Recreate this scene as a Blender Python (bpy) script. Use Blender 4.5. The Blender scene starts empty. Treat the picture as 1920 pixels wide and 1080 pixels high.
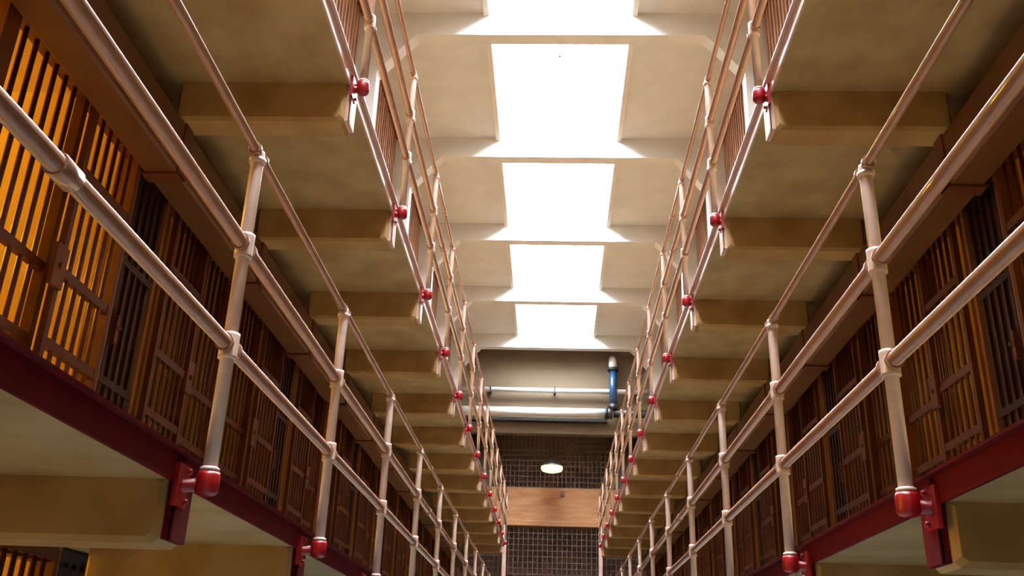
import bpy, math, random
from mathutils import Vector, Matrix
random.seed(7)
C = bpy.context.scene.collection
H = 1.88                      # camera height above the floor; heights below are given from the camera's level

# ------------------------------------------------------------------ camera
yaw, pit, rol = 0.0506, 0.3964, 0.0345
fwd = Vector((-math.sin(yaw)*math.cos(pit), math.cos(yaw)*math.cos(pit), math.sin(pit)))
rt = Vector((math.cos(yaw), math.sin(yaw), 0)); up = rt.cross(fwd)
r2 = math.cos(rol)*rt + math.sin(rol)*up; u2 = -math.sin(rol)*rt + math.cos(rol)*up
cam = bpy.data.objects.new('camera', bpy.data.cameras.new('camera')); C.objects.link(cam)
cam.data.sensor_width = 36; cam.data.lens = 36*1776.5/1920; cam.data.clip_start = 0.05
M4 = Matrix((r2, u2, -fwd)).transposed().to_4x4(); M4.translation = Vector((0, 0, H))
cam.matrix_world = M4
bpy.context.scene.camera = cam

# ------------------------------------------------------------------ light and exposure
SKY_E = 90.0                  # daylit frosted glass of the skylights
CELL_W = 8.0                  # watts of an ordinary cell lamp
w = bpy.data.worlds.new('world'); bpy.context.scene.world = w; w.use_nodes = True
w.node_tree.nodes['Background'].inputs[0].default_value = (1, .8, .6, 1)
w.node_tree.nodes['Background'].inputs[1].default_value = 0.0
vs = bpy.context.scene.view_settings
vs.view_transform = 'Standard'; vs.look = 'None'; vs.gamma = 1; vs.exposure = 0.0; vs.use_curve_mapping = False
cy = bpy.context.scene.cycles
cy.max_bounces = 10; cy.diffuse_bounces = 6; cy.sample_clamp_indirect = 6; cy.use_denoising = True

# ------------------------------------------------------------------ materials
def lin(c):
    return tuple(((v/255)/12.92 if v/255 <= .04045 else ((v/255+.055)/1.055)**2.4) for v in c)
MATS = {}
def mat(name, rgb, rough=.6, var=.12, scale=6, bump=.0, rgb2=None, spec=.5, stretch=None, coat=0):
    m = bpy.data.materials.new(name); m.use_nodes = True; n = m.node_tree.nodes; l = m.node_tree.links
    b = n['Principled BSDF']; c = lin(rgb)
    c2 = lin(rgb2) if rgb2 else tuple(x*(1-var) for x in c)
    tc = n.new('ShaderNodeTexCoord'); mp = n.new('ShaderNodeMapping'); nz = n.new('ShaderNodeTexNoise')
    if stretch: mp.inputs['Scale'].default_value = stretch
    nz.inputs['Scale'].default_value = scale; nz.inputs['Detail'].default_value = 5
    cr = n.new('ShaderNodeValToRGB')
    cr.color_ramp.elements[0].position = .35; cr.color_ramp.elements[1].position = .65
    cr.color_ramp.elements[0].color = (*c2, 1); cr.color_ramp.elements[1].color = (*c, 1)
    l.new(tc.outputs['Object'], mp.inputs[0]); l.new(mp.outputs[0], nz.inputs['Vector'])
    l.new(nz.outputs['Fac'], cr.inputs[0]); l.new(cr.outputs[0], b.inputs['Base Color'])
    b.inputs['Roughness'].default_value = rough
    b.inputs['Specular IOR Level'].default_value = spec
    b.inputs['Coat Weight'].default_value = coat; b.inputs['Coat Roughness'].default_value = .04
    if bump:
        bp = n.new('ShaderNodeBump'); bp.inputs['Strength'].default_value = bump; bp.inputs['Distance'].default_value = .01
        l.new(nz.outputs['Fac'], bp.inputs['Height']); l.new(bp.outputs[0], b.inputs['Normal'])
    MATS[name] = m; return m
def emat(name, rgb, e, base=(200, 200, 200)):
    m = bpy.data.materials.new(name); m.use_nodes = True; b = m.node_tree.nodes['Principled BSDF']
    b.inputs['Base Color'].default_value = (*lin(base), 1)
    b.inputs['Emission Color'].default_value = (*lin(rgb), 1); b.inputs['Emission Strength'].default_value = e
    MATS[name] = m; return m
mat('ceiling_plaster', (220, 221, 218), .8, .08, 3, .1)
mat('tan_paint', (184, 160, 114), .65, .14, 4, .15, rgb2=(164, 136, 88))
mat('tan_paint_warm_shade', (182, 148, 94), .65, .14, 4, .15, rgb2=(162, 124, 68))  # the slab's tan for the beams, warm lamplight and shade mixed into the colour
mat('cell_plaster', (196, 160, 90), .8, .15, 3, .1)
mat('red_channel', (96, 0, 7), .7, .25, 9, .1, spec=.15)
mat('red_bracket', (150, 2, 12), .4, .2, 12, .0)
mat('pink_steel', (226, 186, 168), .3, .1, 14, .05, coat=.3)
mat('rail_paint', (154, 108, 84), .35, .12, 14, .02, coat=.55)
mat('post_paint', (214, 184, 168), .4, .12, 14, .05, coat=.4)
mat('brown_bars', (94, 42, 16), .45, .3, 8, .1)
mat('brown_frame', (108, 54, 24), .45, .25, 5, .1)
mat('tan_trim', (150, 98, 54), .5, .2, 6)
mat('dark_door', (50, 16, 9), .5, .3, 5, .1)
mat('housing_paint', (112, 70, 38), .5, .2, 3, .1)
mat('brown_cladding', (168, 126, 100), .7, .2, 7, .2, rgb2=(132, 92, 72), stretch=(1, 1, .3))
mat('bulkhead_plaster_shaded', (96, 80, 60), .8, .1, 2, .1)  # plaster darkened in colour to carry the shade behind the last frame
mat('dark_steel', (38, 34, 32), .5, .2, 6)
mat('mesh_steel', (62, 50, 42), .5, .25, 6)
mat('end_wall', (178, 134, 108), .8, .2, 1.5, .1)
mat('parapet_wood', (164, 116, 74), .6, .2, 5, .1, rgb2=(144, 94, 52), stretch=(.4, 1, 2.5))
mat('pipe_white', (214, 214, 214), .35, .06, 8)
mat('pipe_blue', (24, 58, 92), .35, .15, 8)
mat('pipe_black', (16, 16, 18), .5, .1, 8)
mat('floor_concrete', (106, 110, 108), .35, .15, 2, .05)
mat('white_frame', (230, 226, 216), .6, .05, 5)
mat('black_enamel', (20, 16, 14), .35, .1, 6)
emat('skylight_glass', (234, 244, 255), SKY_E)
emat('lamp_glow', (255, 184, 130), 3.4)
emat('bulb', (255, 170, 70), 20)

# ------------------------------------------------------------------ mesh helpers
class MB:
    def __init__(s): s.v = []; s.f = []; s.sm = []
    def box(s, x0, x1, y0, y1, z0, z1):
        x0, x1 = sorted((x0, x1)); y0, y1 = sorted((y0, y1)); z0, z1 = sorted((z0, z1))
        b = len(s.v)
        s.v += [(x, y, z) for z in (z0, z1) for y in (y0, y1) for x in (x0, x1)]
        for q in ((0, 2, 3, 1), (4, 5, 7, 6), (0, 1, 5, 4), (1, 3, 7, 5), (3, 2, 6, 7), (2, 0, 4, 6)):
            s.f.append([b+i for i in q]); s.sm.append(False)
        return s
    def cbox(s, x0, x1, y0, y1, z0, z1, c):
        """box with chamfered long edges (profile in x-z, run along y is cut at the corners too)"""
        x0, x1 = sorted((x0, x1)); y0, y1 = sorted((y0, y1)); z0, z1 = sorted((z0, z1))
        pr = [(x0+c, z0), (x1-c, z0), (x1, z0+c), (x1, z1-c), (x1-c, z1), (x0+c, z1), (x0, z1-c), (x0, z0+c)]
        cx, cz = (x0+x1)/2, (z0+z1)/2
        kx, kz = 1-2*c/(x1-x0), 1-2*c/(z1-z0)
        rings = [(y0, True), (y0+c, False), (y1-c, False), (y1, True)]
        b = len(s.v)
        for y, sh in rings:
            for (x, z) in pr:
                s.v.append((cx+(x-cx)*(kx if sh else 1), y, cz+(z-cz)*(kz if sh else 1)))
        for r in range(3):
            for i in range(8):
                j = (i+1) % 8
                s.f.append([b+r*8+i, b+r*8+j, b+(r+1)*8+j, b+(r+1)*8+i]); s.sm.append(False)
        s.f.append([b+i for i in range(8)][::-1]); s.f.append([b+24+i for i in range(8)]); s.sm += [False]*2
        return s
    def rings(s, pts, n=16, caps=True, axis=None):
        """swept round section: pts = [(point, radius)]"""
        P = [Vector(p) for p, _ in pts]; b = len(s.v)
        d0 = axis or (P[-1]-P[0]).normalized()
        a = d0.orthogonal().normalized(); c = d0.cross(a)
        for i, (p, r) in enumerate(pts):
            if axis is None and len(pts) > 2:
                pp = P[max(0, i-1)]; qq = P[min(len(P)-1, i+1)]
                d = (qq-pp)
                if d.length > 1e-6:
                    d.normalize(); q = d0.rotation_difference(d); a = q @ a; c = q @ c; d0 = d
            for k in range(n):
                t = 2*math.pi*k/n
                s.v.append(tuple(P[i] + (a*math.cos(t)+c*math.sin(t))*r))
        for i in range(len(pts)-1):
            for k in range(n):
                j = (k+1) % n
                s.f.append([b+i*n+k, b+i*n+j, b+(i+1)*n+j, b+(i+1)*n+k]); s.sm.append(True)
        if caps:
            s.f.append([b+k for k in range(n)][::-1]); s.f.append([b+(len(pts)-1)*n+k for k in range(n)]); s.sm += [False]*2
        return s
    def tube(s, a, b, r, n=16): return s.rings([(a, r), (b, r)], n)
    def prism(s, pr, y0, y1):
        """polygon in x-z swept along y"""
        b = len(s.v); n = len(pr)
        s.v += [(x, y0, z) for x, z in pr] + [(x, y1, z) for x, z in pr]
        for i in range(n):
            j = (i+1) % n; s.f.append([b+i, b+j, b+n+j, b+n+i]); s.sm.append(False)
        s.f.append([b+i for i in range(n)][::-1]); s.f.append([b+n+i for i in range(n)]); s.sm += [False]*2
        return s
    def build(s, name, m, parent=None, off=(0, 0, 0)):
        me = bpy.data.meshes.new(name)
        me.from_pydata([(x-off[0], y-off[1], z-off[2]) for x, y, z in s.v], [], s.f); me.validate()
        me.polygons.foreach_set('use_smooth', s.sm[:len(me.polygons)]); me.materials.append(MATS[m])
        import bmesh
        bm = bmesh.new(); bm.from_mesh(me); bmesh.ops.recalc_face_normals(bm, faces=bm.faces); bm.to_mesh(me); bm.free()
        o = bpy.data.objects.new(name, me); C.objects.link(o)
        if parent: o.parent = parent
        else: o.location = off
        return o
def thing(name, label, cat, loc=(0, 0, 0), group=None):
    o = bpy.data.objects.new(name, None); C.objects.link(o); o.location = loc; o.empty_display_size = .1
    o['label'] = label; o['category'] = cat
    if group: o['group'] = group
    return o
def tag(o, label, cat, group=None):
    o['label'] = label; o['category'] = cat
    if group: o['group'] = group
    return o
def struct(o): o['kind'] = 'structure'; return o
def dup(root, loc, label, group=None):
    r = root.copy(); C.objects.link(r); r.location = loc; r['label'] = label
    if group: r['group'] = group
    for ch in list(root.children):
        c = ch.copy(); C.objects.link(c); c.parent = r
        for g in ch.children:
            d = g.copy(); C.objects.link(d); d.parent = c
    return r
ORD = ['first', 'second', 'third', 'fourth', 'fifth', 'sixth', 'seventh', 'eighth', 'ninth', 'tenth', 'eleventh', 'twelfth',
       'thirteenth', 'fourteenth', 'fifteenth', 'sixteenth', 'seventeenth', 'eighteenth']
SIDE = {-1: 'left', 1: 'right'}

# ------------------------------------------------------------------ dimensions
S = 1.52
Y_NEAR, Y_END = -5.0, 23.3            # galleries run between these
ZT = {1: 0.62-2.5, 2: 0.62, 3: 3.12}  # tier floors, from the camera's level
XE, XF, XB = 1.155, 2.30, 4.9         # gallery edge, cell fronts, cell backs
XP = {-1: 1.065, 1: 1.075}            # post line
Y0 = {-1: 2.89, 1: 2.945}             # a post
REC = 4.46                            # start of a dark service bay between two pairs of cells
MOD = 3.05
ZC = 8.1                              # ceiling underside
BEAMS = [10.02 + 3.07*i for i in range(-4, 5)]   # near faces of the ceiling frames
Y_BULK = 22.95

# ------------------------------------------------------------------ floor, carcass of the cell blocks, end walls
struct(MB().box(-XB-.2, XB+.2, -6.2, 26, -.15, 0).build('floor', 'floor_concrete'))
mods = [REC + MOD*k for k in range(-3, 7)]
RECW = .46
def modcells(y):      # the two cells that follow a service bay
    a = y+RECW; b = y+MOD; m = (a+b)/2
    return ((a, m), (m, b))
for sx in (-1, 1):
    m = MB()
    m.box(sx*XB, sx*(XB+.2), -6, 26, 0, H+ZC+.2)                       # back of the cells
    for t in (2, 3):
        m.box(sx*XF, sx*XB, -6, 22.76, H+ZT[t]-.08, H+ZT[t])            # cell floors
    m.box(sx*XF, sx*XB, -6, 22.76, H+5.54, H+5.62)                      # roof of the block
    m.box(sx*2.67, sx*2.85, -6, Y_BULK-.0, H+5.62, H+ZC+.2)                # wall above the block
    for y in mods:
        if y > 22.5: continue
        m.box(sx*(XF+.12), sx*XB, y+.0, y+.06, 0, H+5.54)
        m.box(sx*(XF+.12), sx*XB, y+RECW-.06, y+RECW, 0, H+5.54)
        ym = modcells(y)[0][1]
        m.box(sx*(XF+.1), sx*XB, ym-.04, ym+.04, 0, H+5.54)
    m.box(sx*XF, sx*XB, 22.70, 22.82, 0, H+5.62)
    struct(m.build('wall_left' if sx < 0 else 'wall_right', 'cell_plaster'))
struct(MB().box(-XB, XB, -6.2, -6.0, 0, H+ZC+.2).build('wall_near', 'tan_paint'))
struct(MB().box(-XB, XB, 25.6, 25.8, 0, H+ZC+.2).build('wall_far', 'end_wall'))

# ------------------------------------------------------------------ ceiling with skylights and frames
m = MB(); HW = .93
skys = []
for i, y in enumerate(BEAMS[:-1]):
    skys.append((y+.2+.3, BEAMS[i+1]))
edges = [-6.0] + [v for s_ in skys for v in s_] + [25.6]
for a, b in zip(edges[0::2], edges[1::2]):
    m.box(-XB, XB, a, b, H+ZC, H+ZC+.12)
for a, b in skys:
    m.box(-XB, -HW, a, b, H+ZC, H+ZC+.12); m.box(HW, XB, a, b, H+ZC, H+ZC+.12)
struct(m.build('ceiling', 'ceiling_plaster'))
for i, (a, b) in enumerate(skys):
    z0, z1 = H+ZC+.0, H+ZC+1.0; t = .06
    m = MB().box(-HW-t, -HW, a-t, b+t, z0+.12, z1).box(HW, HW+t, a-t, b+t, z0+.12, z1)
    m.box(-HW, HW, a-t, a, z0+.12, z1).box(-HW, HW, b, b+t, z0+.12, z1)
    wn = struct(m.build('window_%d' % (i+1), 'white_frame'))
    MB().box(-HW-t, HW+t, a-t, b+t, z1, z1+.02).build('pane', 'skylight_glass', wn)
    MB().box(-HW-.07, -HW, a-.07, b, z0-.05, z0).box(HW, HW+.07, a-.07, b, z0-.05, z0).box(-HW, HW, a-.07, a, z0-.05, z0).build('curb', 'white_frame', wn)
    g = MB()
    for q in (1, 2): 
        yy = a+(b-a)*q/3; g.box(-HW, HW, yy-.015, yy+.015, z1-.05, z1)
    g.box(-.015, .015, a, b, z1-.05, z1)
    g.build('window_frame', 'white_frame', wn)
for i, y in enumerate(BEAMS):
    t = .2; m = MB()
    pr = [(-2.66, 5.62), (-2.33, 5.62), (-2.33, 7.17), (-1.99, 7.61), (-1.85, 7.75), (1.85, 7.75), (1.99, 7.61), (2.33, 7.17), (2.33, 5.62), (2.66, 5.62), (2.66, ZC), (-2.66, ZC)]
    # convex pieces of the frame
    m.prism([(x, z+H) for x, z in [(-1.85, 7.75), (1.85, 7.75), (1.85, ZC), (-1.85, ZC)]], y, y+t)
    for sg in (-1, 1):
        m.prism([(sg*x, z+H) for x, z in [(1.85, 7.75), (1.99, 7.61), (2.33, 7.17), (2.67, 7.17), (2.67, ZC), (1.85, ZC)]], y, y+t)
        m.prism([(sg*x, z+H) for x, z in [(2.33, 5.62), (2.67, 5.62), (2.67, 7.17), (2.33, 7.17)]], y, y+t)
    struct(m.build('trim_%d' % (i+1), 'ceiling_plaster'))
# bulkhead at the end of the skylit hall
m = MB().box(-XB, -.01, Y_BULK, Y_BULK+.25, H+5.74, H+ZC).box(.01, XB, Y_BULK, Y_BULK+.25, H+5.74, H+ZC).box(-.01, .01, Y_BULK+.02, Y_BULK+.25, H+5.74, H+ZC)
struct(m.build('wall_bulkhead', 'bulkhead_plaster_shaded'))

# brown ribbed cladding above the cell blocks, one panel per bay
for sx in (-1, 1):
    for i, y in enumerate(BEAMS[:-1]):
        a = y+.21; b = BEAMS[i+1]-.01
        if b < 3: continue
        t = thing('cladding_panel', '', 'wall panel', (sx*2.6, (a+b)/2, H+5.62), 'ribbed brown cladding panels above the cells')
        n = max(2, int((b-a)/.14)); m = MB(); w2 = (b-a)/2
        m.box(.04*sx, .07*sx, -w2, w2, 0, 2.46)
        for k in range(n):
            yy = -w2+.07+(2*w2-.14)*k/(n-1)
            m.box(-.0*sx, .04*sx, yy-.03, yy+.03, .06, 2.40)
        m.build('ribbed_sheet', 'brown_cladding', t)
        m = MB()
        for zz in (0, 2.42): MB().box(-.03*sx, .04*sx, -w2, w2, zz, zz+.06).build('edge_strip', 'brown_frame', t)
        m = MB()
        m.tube((-.04*sx, -w2+.05, .3), (-.04*sx, w2-.05, 1.2), .012, 8)
        m.build('tie_rod', 'pink_steel', t)
        t['label'] = 'ribbed brown panel over the %s block, %s bay from the %s' % (
            SIDE[sx], *((ORD[i-1], 'photographer') if i < 5 else (['last but two', 'last but one', 'last'][i-5], 'near end')))

# ------------------------------------------------------------------ galleries
def gallery(sx, tier):
    zt = H+ZT[tier]; th = .075; bd = .19 if tier == 2 else .24
    red = tier == 2
    t = thing('gallery_walkway', ('%s gallery walkway of the %s tier, tan concrete underside, %s edge' %
              (SIDE[sx], 'lower' if red else 'upper', 'dark red' if red else 'pinkish')), 'walkway', (sx*XE, Y_NEAR, zt))
    off = (sx*XE, Y_NEAR, zt)
    MB().box(sx*(XE+.012), sx*XF, Y_NEAR, Y_END, zt-th, zt).build('slab', 'tan_paint', t, off)
    m = MB().box(sx*XE, sx*(XE+.012), Y_NEAR, Y_END, zt-th-.004, zt+.012)
    m.box(sx*(XE-.02), sx*(XE+.03), Y_NEAR, Y_END, zt+.006, zt+.016)
    m.build('edge_channel', 'red_channel' if red else 'pink_steel', t, off)
    k = -4
    while Y0[sx]+k*S < Y_END-.3:
        y = Y0[sx]+k*S
        if y > Y_NEAR+.3:
            b = MB().cbox(sx*(XE+.02), sx*(XF-.19), y-.05, y+.14, zt-th-bd, zt-th+.02, .018).build('support_beam', 'tan_paint_warm_shade', t, off)
            e = MB().box(sx*(XE-.006), sx*(XE+.02), y-.02, y+.11, zt-th-bd+.015, zt-.03)
            e.box(sx*(XE-.012), sx*(XE+.0), y-.02, y-.005, zt-th-bd+.015, zt-.03)
            e.build('end_plate', 'red_channel' if red else 'pink_steel', b, off)
        k += 1
    # railing
    xp = sx*XP[sx] if tier == 2 else sx*(XP[sx]+.03)
    zb, zl, zm, ztop = [H+v+(0 if tier == 2 else 2.5) for v in (.578, .990, 1.350, 1.712)]
    r = thing('gallery_railing', ('pink pipe railing with three rails along the %s gallery of the %s tier' % (SIDE[sx], 'lower' if red else 'upper')),
              'railing', (xp, Y_NEAR, zb))
    off = (xp, Y_NEAR, zb)
    for nm, z, rr in (('lower_rail', zl, .0235), ('middle_rail', zm, .0235), ('top_rail', ztop, .0165)):
        q = MB(); y = Y_NEAR; pts = []
        q.tube((xp, Y_NEAR, z), (xp, Y_END, z), rr, 20)
        k = -3
        while Y0[sx]+k*S < Y_END-.3:      # fittings where the rail meets the posts
            y = Y0[sx]+k*S
            q.tube((xp, y-.05, z), (xp, y-.035, z), rr+.007, 20); q.tube((xp, y+.035, z), (xp, y+.05, z), rr+.007, 20)
            k += 1
        for yj in ((1.75, 13.1) if nm == 'lower_rail' else (8.2,)):
            q.tube((xp, yj-.04, z), (xp, yj+.04, z), rr+.006, 20)
        q.build(nm, 'rail_paint', r, off)
    k = -3
    while Y0[sx]+k*S < Y_END-.3:
        y = Y0[sx]+k*S; R = .0225
        q = MB().rings([((xp, y, a), b) for a, b in ((zb-.01, R), (ztop-.03, R), (ztop, .021), (ztop+.008, .021))], 20, axis=Vector((0, 0, 1)))
        for z, rr in ((zl, .034), (zm, .034)):
            q.rings([((xp, y, z-.045), R), ((xp, y, z-.043), .031), ((xp, y, z-.034), .031), ((xp, y, z-.02), .031), ((xp, y, z+.02), .031), ((xp, y, z+.034), .031), ((xp, y, z+.043), .031), ((xp, y, z+.045), R)], 20, axis=Vector((0, 0, 1)))
        q.rings([((xp, y, ztop-.04), R), ((xp, y, ztop-.038), .03), ((xp, y, ztop-.022), .03), ((xp, y, ztop-.018), R)], 20, axis=Vector((0, 0, 1)))
        q.rings([((xp, y, zb-.0), R), ((xp, y, zb+.002), .031), ((xp, y, zb+.012), .03), ((xp, y, zb+.016), R)], 20, axis=Vector((0, 0, 1)))
        q.build('post', 'post_paint', r, off)
        # red clamp: round socket under the post, an arm back to the plate on the beam's end
        q = MB().rings([((xp, y, zb-.075), .014), ((xp, y, zb-.07), .028), ((xp, y, zb-.06), .036), ((xp, y, zb-.012), .036), ((xp, y, zb-.002), .033)], 20, axis=Vector((0, 0, 1)))
        q.rings([((xp, y, zb-.038), .022), ((sx*(XE-.02), y, zb-.045), .020), ((sx*(XE+.0), y, zb-.045), .030)], 14, axis=Vector((sx, 0, 0)))
        q.box(sx*(XE-.014), sx*(XE+.0), y-.045, y+.045, zb-.11, zb+.02)
        for zz in (-.09, .005): q.tube((sx*(XE-.026), y+.028, zb+zz), (sx*(XE-.01), y+.028, zb+zz), .009, 6)
        q.build('bracket', 'red_bracket', r, off)
        k += 1
for sx in (-1, 1):
    for tier in (2, 3): gallery(sx, tier)

# ------------------------------------------------------------------ cell fronts
CH = 2.04          # height of the barred opening; the lock housing closes the rest
def make_cell(sx, w, mirror):
    """one barred front, built at its near bottom corner; x grows away from the corridor"""
    t = thing('prison_cell', '', 'cell')
    def X(v): return sx*v
    d0, d1 = (.06, w*.47) if not mirror else (w*.53, w-.06)     # sliding door
    g0, g1 = (w*.47, w-.05) if not mirror else (.05, w*.53)     # fixed grille
    m = MB().box(X(-.0), X(.07), 0, .05, 0, CH).box(X(0), X(.07), w-.05, w, 0, CH).box(X(0), X(.07), .05, w-.05, CH-.07, CH).box(X(0), X(.07), .05, w-.05, 0, .05)
    m.build('frame', 'brown_frame', t)
    def grille(a, b, x, zlo, zhi, mm):
        n = max(3, round((b-a)/.085))
        for k in range(1, n):
            y = a+(b-a)*k/n
            mm.tube((X(x), y, zlo), (X(x), y, zhi), .0125, 8)
        for z in (.10, .72, 1.06, 1.58):
            if zlo-.01 < z < zhi: mm.box(X(x-.012), X(x+.022), a, b, z-.022, z+.022)
    m = MB(); grille(g0, g1, .035, .04, CH-.06, m); m.box(X(.01), X(.06), (g0 if not mirror else g1)-.02, (g0 if not mirror else g1)+.02, .04, CH-.06)
    m.build('fixed_grille', 'brown_bars', t)
    m = MB(); grille(d0+.03, d1-.02, -.03, .06, CH-.05, m)
    m.box(X(-.045), X(-.012), d0, d0+.035, .03, CH-.03).box(X(-.045), X(-.012), d1-.035, d1, .03, CH-.03)
    m.box(X(-.045), X(-.012), d0, d1, CH-.06, CH-.02).box(X(-.045), X(-.012), d0, d1, .03, .07)
    dr = m.build('sliding_door', 'brown_bars', t)
    e = d1 if not mirror else d0
    MB().box(X(-.06), X(-.04), e-.07, e+.03, .96, 1.16).tube((X(-.075), e-.02, 1.06), (X(-.055), e-.02, 1.06), .016, 10).build('lock_plate', 'brown_frame', dr)
    # feeding hatch low in the grille
    a = (g0+g1)/2
    MB().box(X(.0), X(.02), a-.16, a+.16, .14, .17).box(X(.0), X(.02), a-.16, a+.16, .30, .33).box(X(.0), X(.02), a-.16, a-.13, .17, .30).box(X(.0), X(.02), a+.13, a+.16, .17, .30).build('hatch', 'dark_door', t)
    # inside: bunk on the wall and lamp
    return t
def make_service(sx):
    t = thing('service_door', '', 'door')
    X = lambda v: sx*v
    m = MB().box(X(.02), X(.05), .03, RECW-.03, 0, CH)
    for k in range(5):
        y = .07+(RECW-.14)*k/4; m.box(X(.005), X(.02), y-.012, y+.012, .05, CH-.05)
    for z in (.1, .75, 1.4, 1.95): m.box(X(.0), X(.02), .04, RECW-.04, z-.02, z+.02)
    m.build('panel', 'dark_door', t)
    MB().box(X(-.005), X(.05), -.0, .03, 0, CH).build('jamb', 'tan_trim', t)
    MB().box(X(-.005), X(.05), RECW-.03, RECW, 0, CH).build('jamb', 'tan_trim', t)
    MB().box(X(-.015), X(.005), .09, .12, .95, 1.1).tube((X(-.035), .105, 1.03), (X(.005), .105, 1.03), .012, 8).build('handle', 'brown_frame', t)
    return t
CW = (MOD-RECW)/2
TN = {1: 'ground tier', 2: 'lower gallery', 3: 'upper gallery'}
def near(y):
    return ORD[[i for i, q in enumerate(allc) if abs(q-y) < .01][0]]
allc = [c[0] for y in mods for c in modcells(y) if y > -1 and c[1] < 22.9]
LIT = {}
for sx in (-1, 1):
    protos = [make_cell(sx, CW, False), make_cell(sx, CW, True)]
    sp = make_service(sx); used = [False, False, False]
    def put(i, proto, loc, label, group):
        if not used[i]:
            proto.location = loc; proto['label'] = label; proto['group'] = group; used[i] = True; return proto
        return dup(proto, loc, label, group)
    for tier in (2, 1, 3):
        z = H+ZT[tier]+.0
        for y in mods:
            if y < -1 or y > 22.5: continue
            if tier == 1 and y > 8: continue
            n = mods.index(y)
            lit = {(-1, 2): 'glowing', (1, 2): 'dim'}
            d_ = put(2, sp, (sx*(XF), y, z), 'tall dark service door between barred cells, %s on the %s side, %s from the photographer' % (TN[tier], SIDE[sx], ORD[n-2]), 'service doors between the cells')
            if tier == 1: d_.scale.z = 1.18
            for j, (a, b) in enumerate(modcells(y)):
                if b > 22.9: continue
                c_ = put(j, protos[j], (sx*XF, a, z), 'brown barred cell front, %s on the %s side, %s cell from the photographer' % (TN[tier], SIDE[sx], near(a)), 'barred cell fronts')
                if tier == 1: c_.scale.z = 1.18
    # lock housings over the cells
    for tier in (2, 3):
        z = H+ZT[tier]+CH; zt = H+ZT[tier]+2.5-.08 if tier < 3 else H+5.54
        h = thing('lock_housing', 'long brown lock housing over the cells of the %s, %s side' % (TN[tier], SIDE[sx]), 'metal box', (sx*XF, Y_NEAR, z))
        y1 = 22.7 if tier > 1 else 10.9
        off = (sx*XF, Y_NEAR, z)
        MB().box(sx*(XF+.0), sx*(XF+.1), Y_NEAR, y1, z, zt-.005).build('back_plate', 'brown_frame', h, off)
        zq = z+.145
        m = MB().cbox(sx*(XF-.24), sx*(XF-.055), Y_NEAR, y1, z-.16, zq, .012)
        m.build('box', 'housing_paint', h, off)
        m = MB(); k = -2
        m.box(sx*(XF-.05), sx*(XF-.03), Y_NEAR, y1, z+.0, z+.05)
        m.build('slide_bar', 'dark_door', h, off)
        while True:
            y = Y0[sx]+k*S+.045
            if y > y1: break
            MB().box(sx*(XF-.25), sx*(XF-.24), y-.05, y+.05, z-.17, zq+.0).box(sx*(XF-.25), sx*(XF-.05), y-.05, y+.05, z-.175, z-.16).tube((sx*(XF-.262), y, z-.05), (sx*(XF-.25), y, z-.05), .012, 8).build('strap', 'brown_frame', h, off)
            k += 1

# lamps inside the cells: a bulb on the back wall of each, with its light
def cell_lamp(sx, yc, tier, watt, nm):
    z = H+ZT[tier]+1.95
    x = sx*(XB-.12)
    t = thing('cell_lamp', 'bare orange bulb on the rear wall inside the %s cell, %s, %s side' % (nm, TN[tier], SIDE[sx]), 'lamp', (x+sx*.12, yc, z), 'bulbs inside the cells')
    MB().rings([((0, 0, 0), .04), ((-sx*.03, 0, 0), .04), ((-sx*.04, 0, 0), .02), ((-sx*.07, 0, 0), .02)], 12, axis=Vector((-sx, 0, 0))).build('holder', 'black_enamel', t)
    MB().rings([((-sx*(.07+.035*(1-math.cos(a))), 0, 0), .002+.035*math.sin(a)) for a in [math.pi*i/8 for i in range(9)]], 12, axis=Vector((-sx, 0, 0))).build('bulb', 'bulb', t)
    L = bpy.data.lights.new('bulb_light', 'POINT'); L.energy = watt; L.color = (1, .72, .08); L.shadow_soft_size = .15
    o = bpy.data.objects.new('bulb_light', L); C.objects.link(o); o.parent = t; o.location = (-sx*.3, 0, 0)
for sx in (-1, 1):
    for i, a in enumerate(allc):
        yc = a+CW/2
        for tier in (2, 1):
            if tier == 1 and yc > 5: continue
            wt = CELL_W
            if sx < 0 and yc < 4.5: wt = CELL_W*17
            if sx > 0 and yc < 6.4: wt = CELL_W*3
            if tier == 1 and sx > 0: wt = CELL_W
            cell_lamp(sx, yc, tier, wt, ORD[i])

# ------------------------------------------------------------------ pipes under the bulkhead
YP = Y_BULK-.2
p = thing('sprinkler_pipe', 'thin pale horizontal pipe across the end bulkhead, above the thick one', 'pipe', (0, YP, H+6.784))
MB().tube((-2.62, YP, H+6.784), (2.62, YP, H+6.784), .06).build('pipe', 'pipe_white', p, (0, YP, H+6.784))
for x in (-1.6, 0, 1.9):
    MB().box(x-.02, x+.02, YP-.07, YP+.2, H+6.712, H+6.866).build('hanger', 'pipe_black', p, (0, YP, H+6.784))
YQ = YP-.06
p = thing('drain_pipe', 'thick white horizontal pipe with dark underside below the bulkhead', 'pipe', (0, YQ, H+6.210))
o_ = (0, YQ, H+6.210)
MB().tube((-2.62, YQ, H+6.210), (1.25, YQ, H+6.210), .115).build('pipe', 'pipe_white', p, o_)
MB().tube((1.23, YQ, H+6.210), (1.3, YQ, H+6.210), .145).tube((1.45, YQ, H+6.210), (2.62, YQ, H+6.210), .10).rings([((1.28, YQ, H+6.210), .13), ((1.42, YQ, H+6.210), .14)], 16).build('coupling', 'pipe_black', p, o_)
MB().box(-2.62, 1.3, YQ+.02, YQ+.26, H+6.005, H+6.077).build('support_angle', 'pipe_black', p, o_)
p = thing('riser_pipe', 'blue vertical pipe with white elbow rising from the thick white pipe', 'pipe', (1.445, YQ, H+6.302)); o_ = (1.445, YQ, H+6.302)
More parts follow.
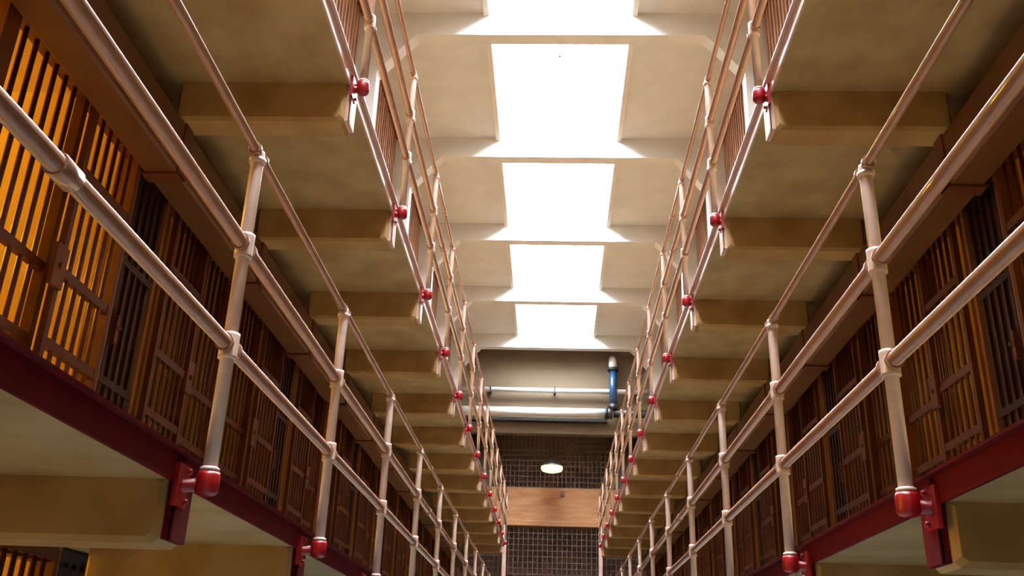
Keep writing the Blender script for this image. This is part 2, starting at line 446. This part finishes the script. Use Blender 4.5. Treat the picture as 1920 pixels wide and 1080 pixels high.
MB().tube((1.445, YQ, H+6.436), (1.445, YQ, H+7.36), .095).build('pipe', 'pipe_blue', p, o_)
MB().tube((1.445, YQ, H+6.302), (1.445, YQ, H+6.436), .125).tube((1.445, YQ, H+7.30), (1.445, YQ, H+7.37), .14).build('collar', 'pipe_black', p, o_)
MB().rings([((1.445, YQ, H+7.36), .10), ((1.445, YQ, H+7.48), .11), ((1.445, YQ+.02, H+7.58), .10), ((1.445, YQ+.12, H+7.65), .09), ((1.445, YQ+.26, H+7.66), .09)], 16).build('elbow', 'pipe_white', p, o_)

# ------------------------------------------------------------------ gun gallery across the end of the hall
YG = 24.0
g = thing('gun_gallery', 'barred guard gallery across the far end wall, tan parapet panel between dark grilles', 'gallery', (0, YG, 0))
o_ = (0, YG, 0)
def bars(x0, x1, z0, z1, sp=.13, hs=.42):
    m = MB(); n = round((x1-x0)/sp)
    for k in range(n+1):
        x = x0+(x1-x0)*k/n; m.box(x-.008, x+.008, YG-.008, YG+.008, z0, z1)
    n = round((z1-z0)/hs)
    for k in range(n+1):
        z = z0+(z1-z0)*k/n; m.box(x0, x1, YG-.010, YG+.010, z-.008, z+.008)
    return m
bars(-1.42, 1.42, H+4.62, H+6.1, .11, .13).build('upper_grille', 'mesh_steel', g, o_)
bars(-4.8, 4.8, .05, H+3.62, .12, .14).build('lower_grille', 'mesh_steel', g, o_)
MB().box(-4.8, 4.8, YG-.04, YG+.04, H+3.78, H+4.60).build('parapet', 'parapet_wood', g, o_)
MB().cbox(-4.8, 4.8, YG-.1, YG+1.55, H+3.64, H+3.78, .015).build('deck', 'parapet_wood', g, o_)
MB().box(-4.8, -1.42, YG-.03, YG+.03, H+4.62, H+7.6).box(1.42, 4.8, YG-.03, YG+.03, H+4.62, H+7.6).box(-1.42, 1.42, YG-.03, YG+.03, H+6.1, H+7.6).build('steel_screen', 'dark_steel', g, o_)
MB().box(.17, .29, YG-.075, YG-.04, H+4.40, H+4.52).build('wall_box', 'brown_bars', g, o_)
for x in (-1.18, 1.18):
    MB().cbox(x-.05, x+.05, YG-.14, YG-.04, 0, H+3.64, .01).build('column', 'pink_steel', g, o_)

# pendant lamp
XL, YL, ZL = -.04, 23.2, H+4.93
t = thing('pendant_lamp', 'lit pendant lamp with black shade hanging before the far grille', 'lamp', (XL, YL, ZL))
o_ = (XL, YL, ZL)
MB().rings([((XL, YL, ZL+.25), .03), ((XL, YL, ZL+.20), .06), ((XL, YL, ZL+.14), .16), ((XL, YL, ZL+.07), .27), ((XL, YL, ZL+.05), .28), ((XL, YL, ZL+.045), .27)], 28, axis=Vector((0, 0, 1))).build('shade', 'black_enamel', t, o_)
MB().rings([((XL, YL, ZL+.05), .26), ((XL, YL, ZL+.0), .27), ((XL, YL, ZL-.06), .24), ((XL, YL, ZL-.09), .14), ((XL, YL, ZL-.10), .02)], 28, axis=Vector((0, 0, 1))).build('diffuser', 'lamp_glow', t, o_)
MB().tube((XL, YL, ZL+.25), (XL, YL, H+ZC), .012, 8).build('cord', 'black_enamel', t, o_)
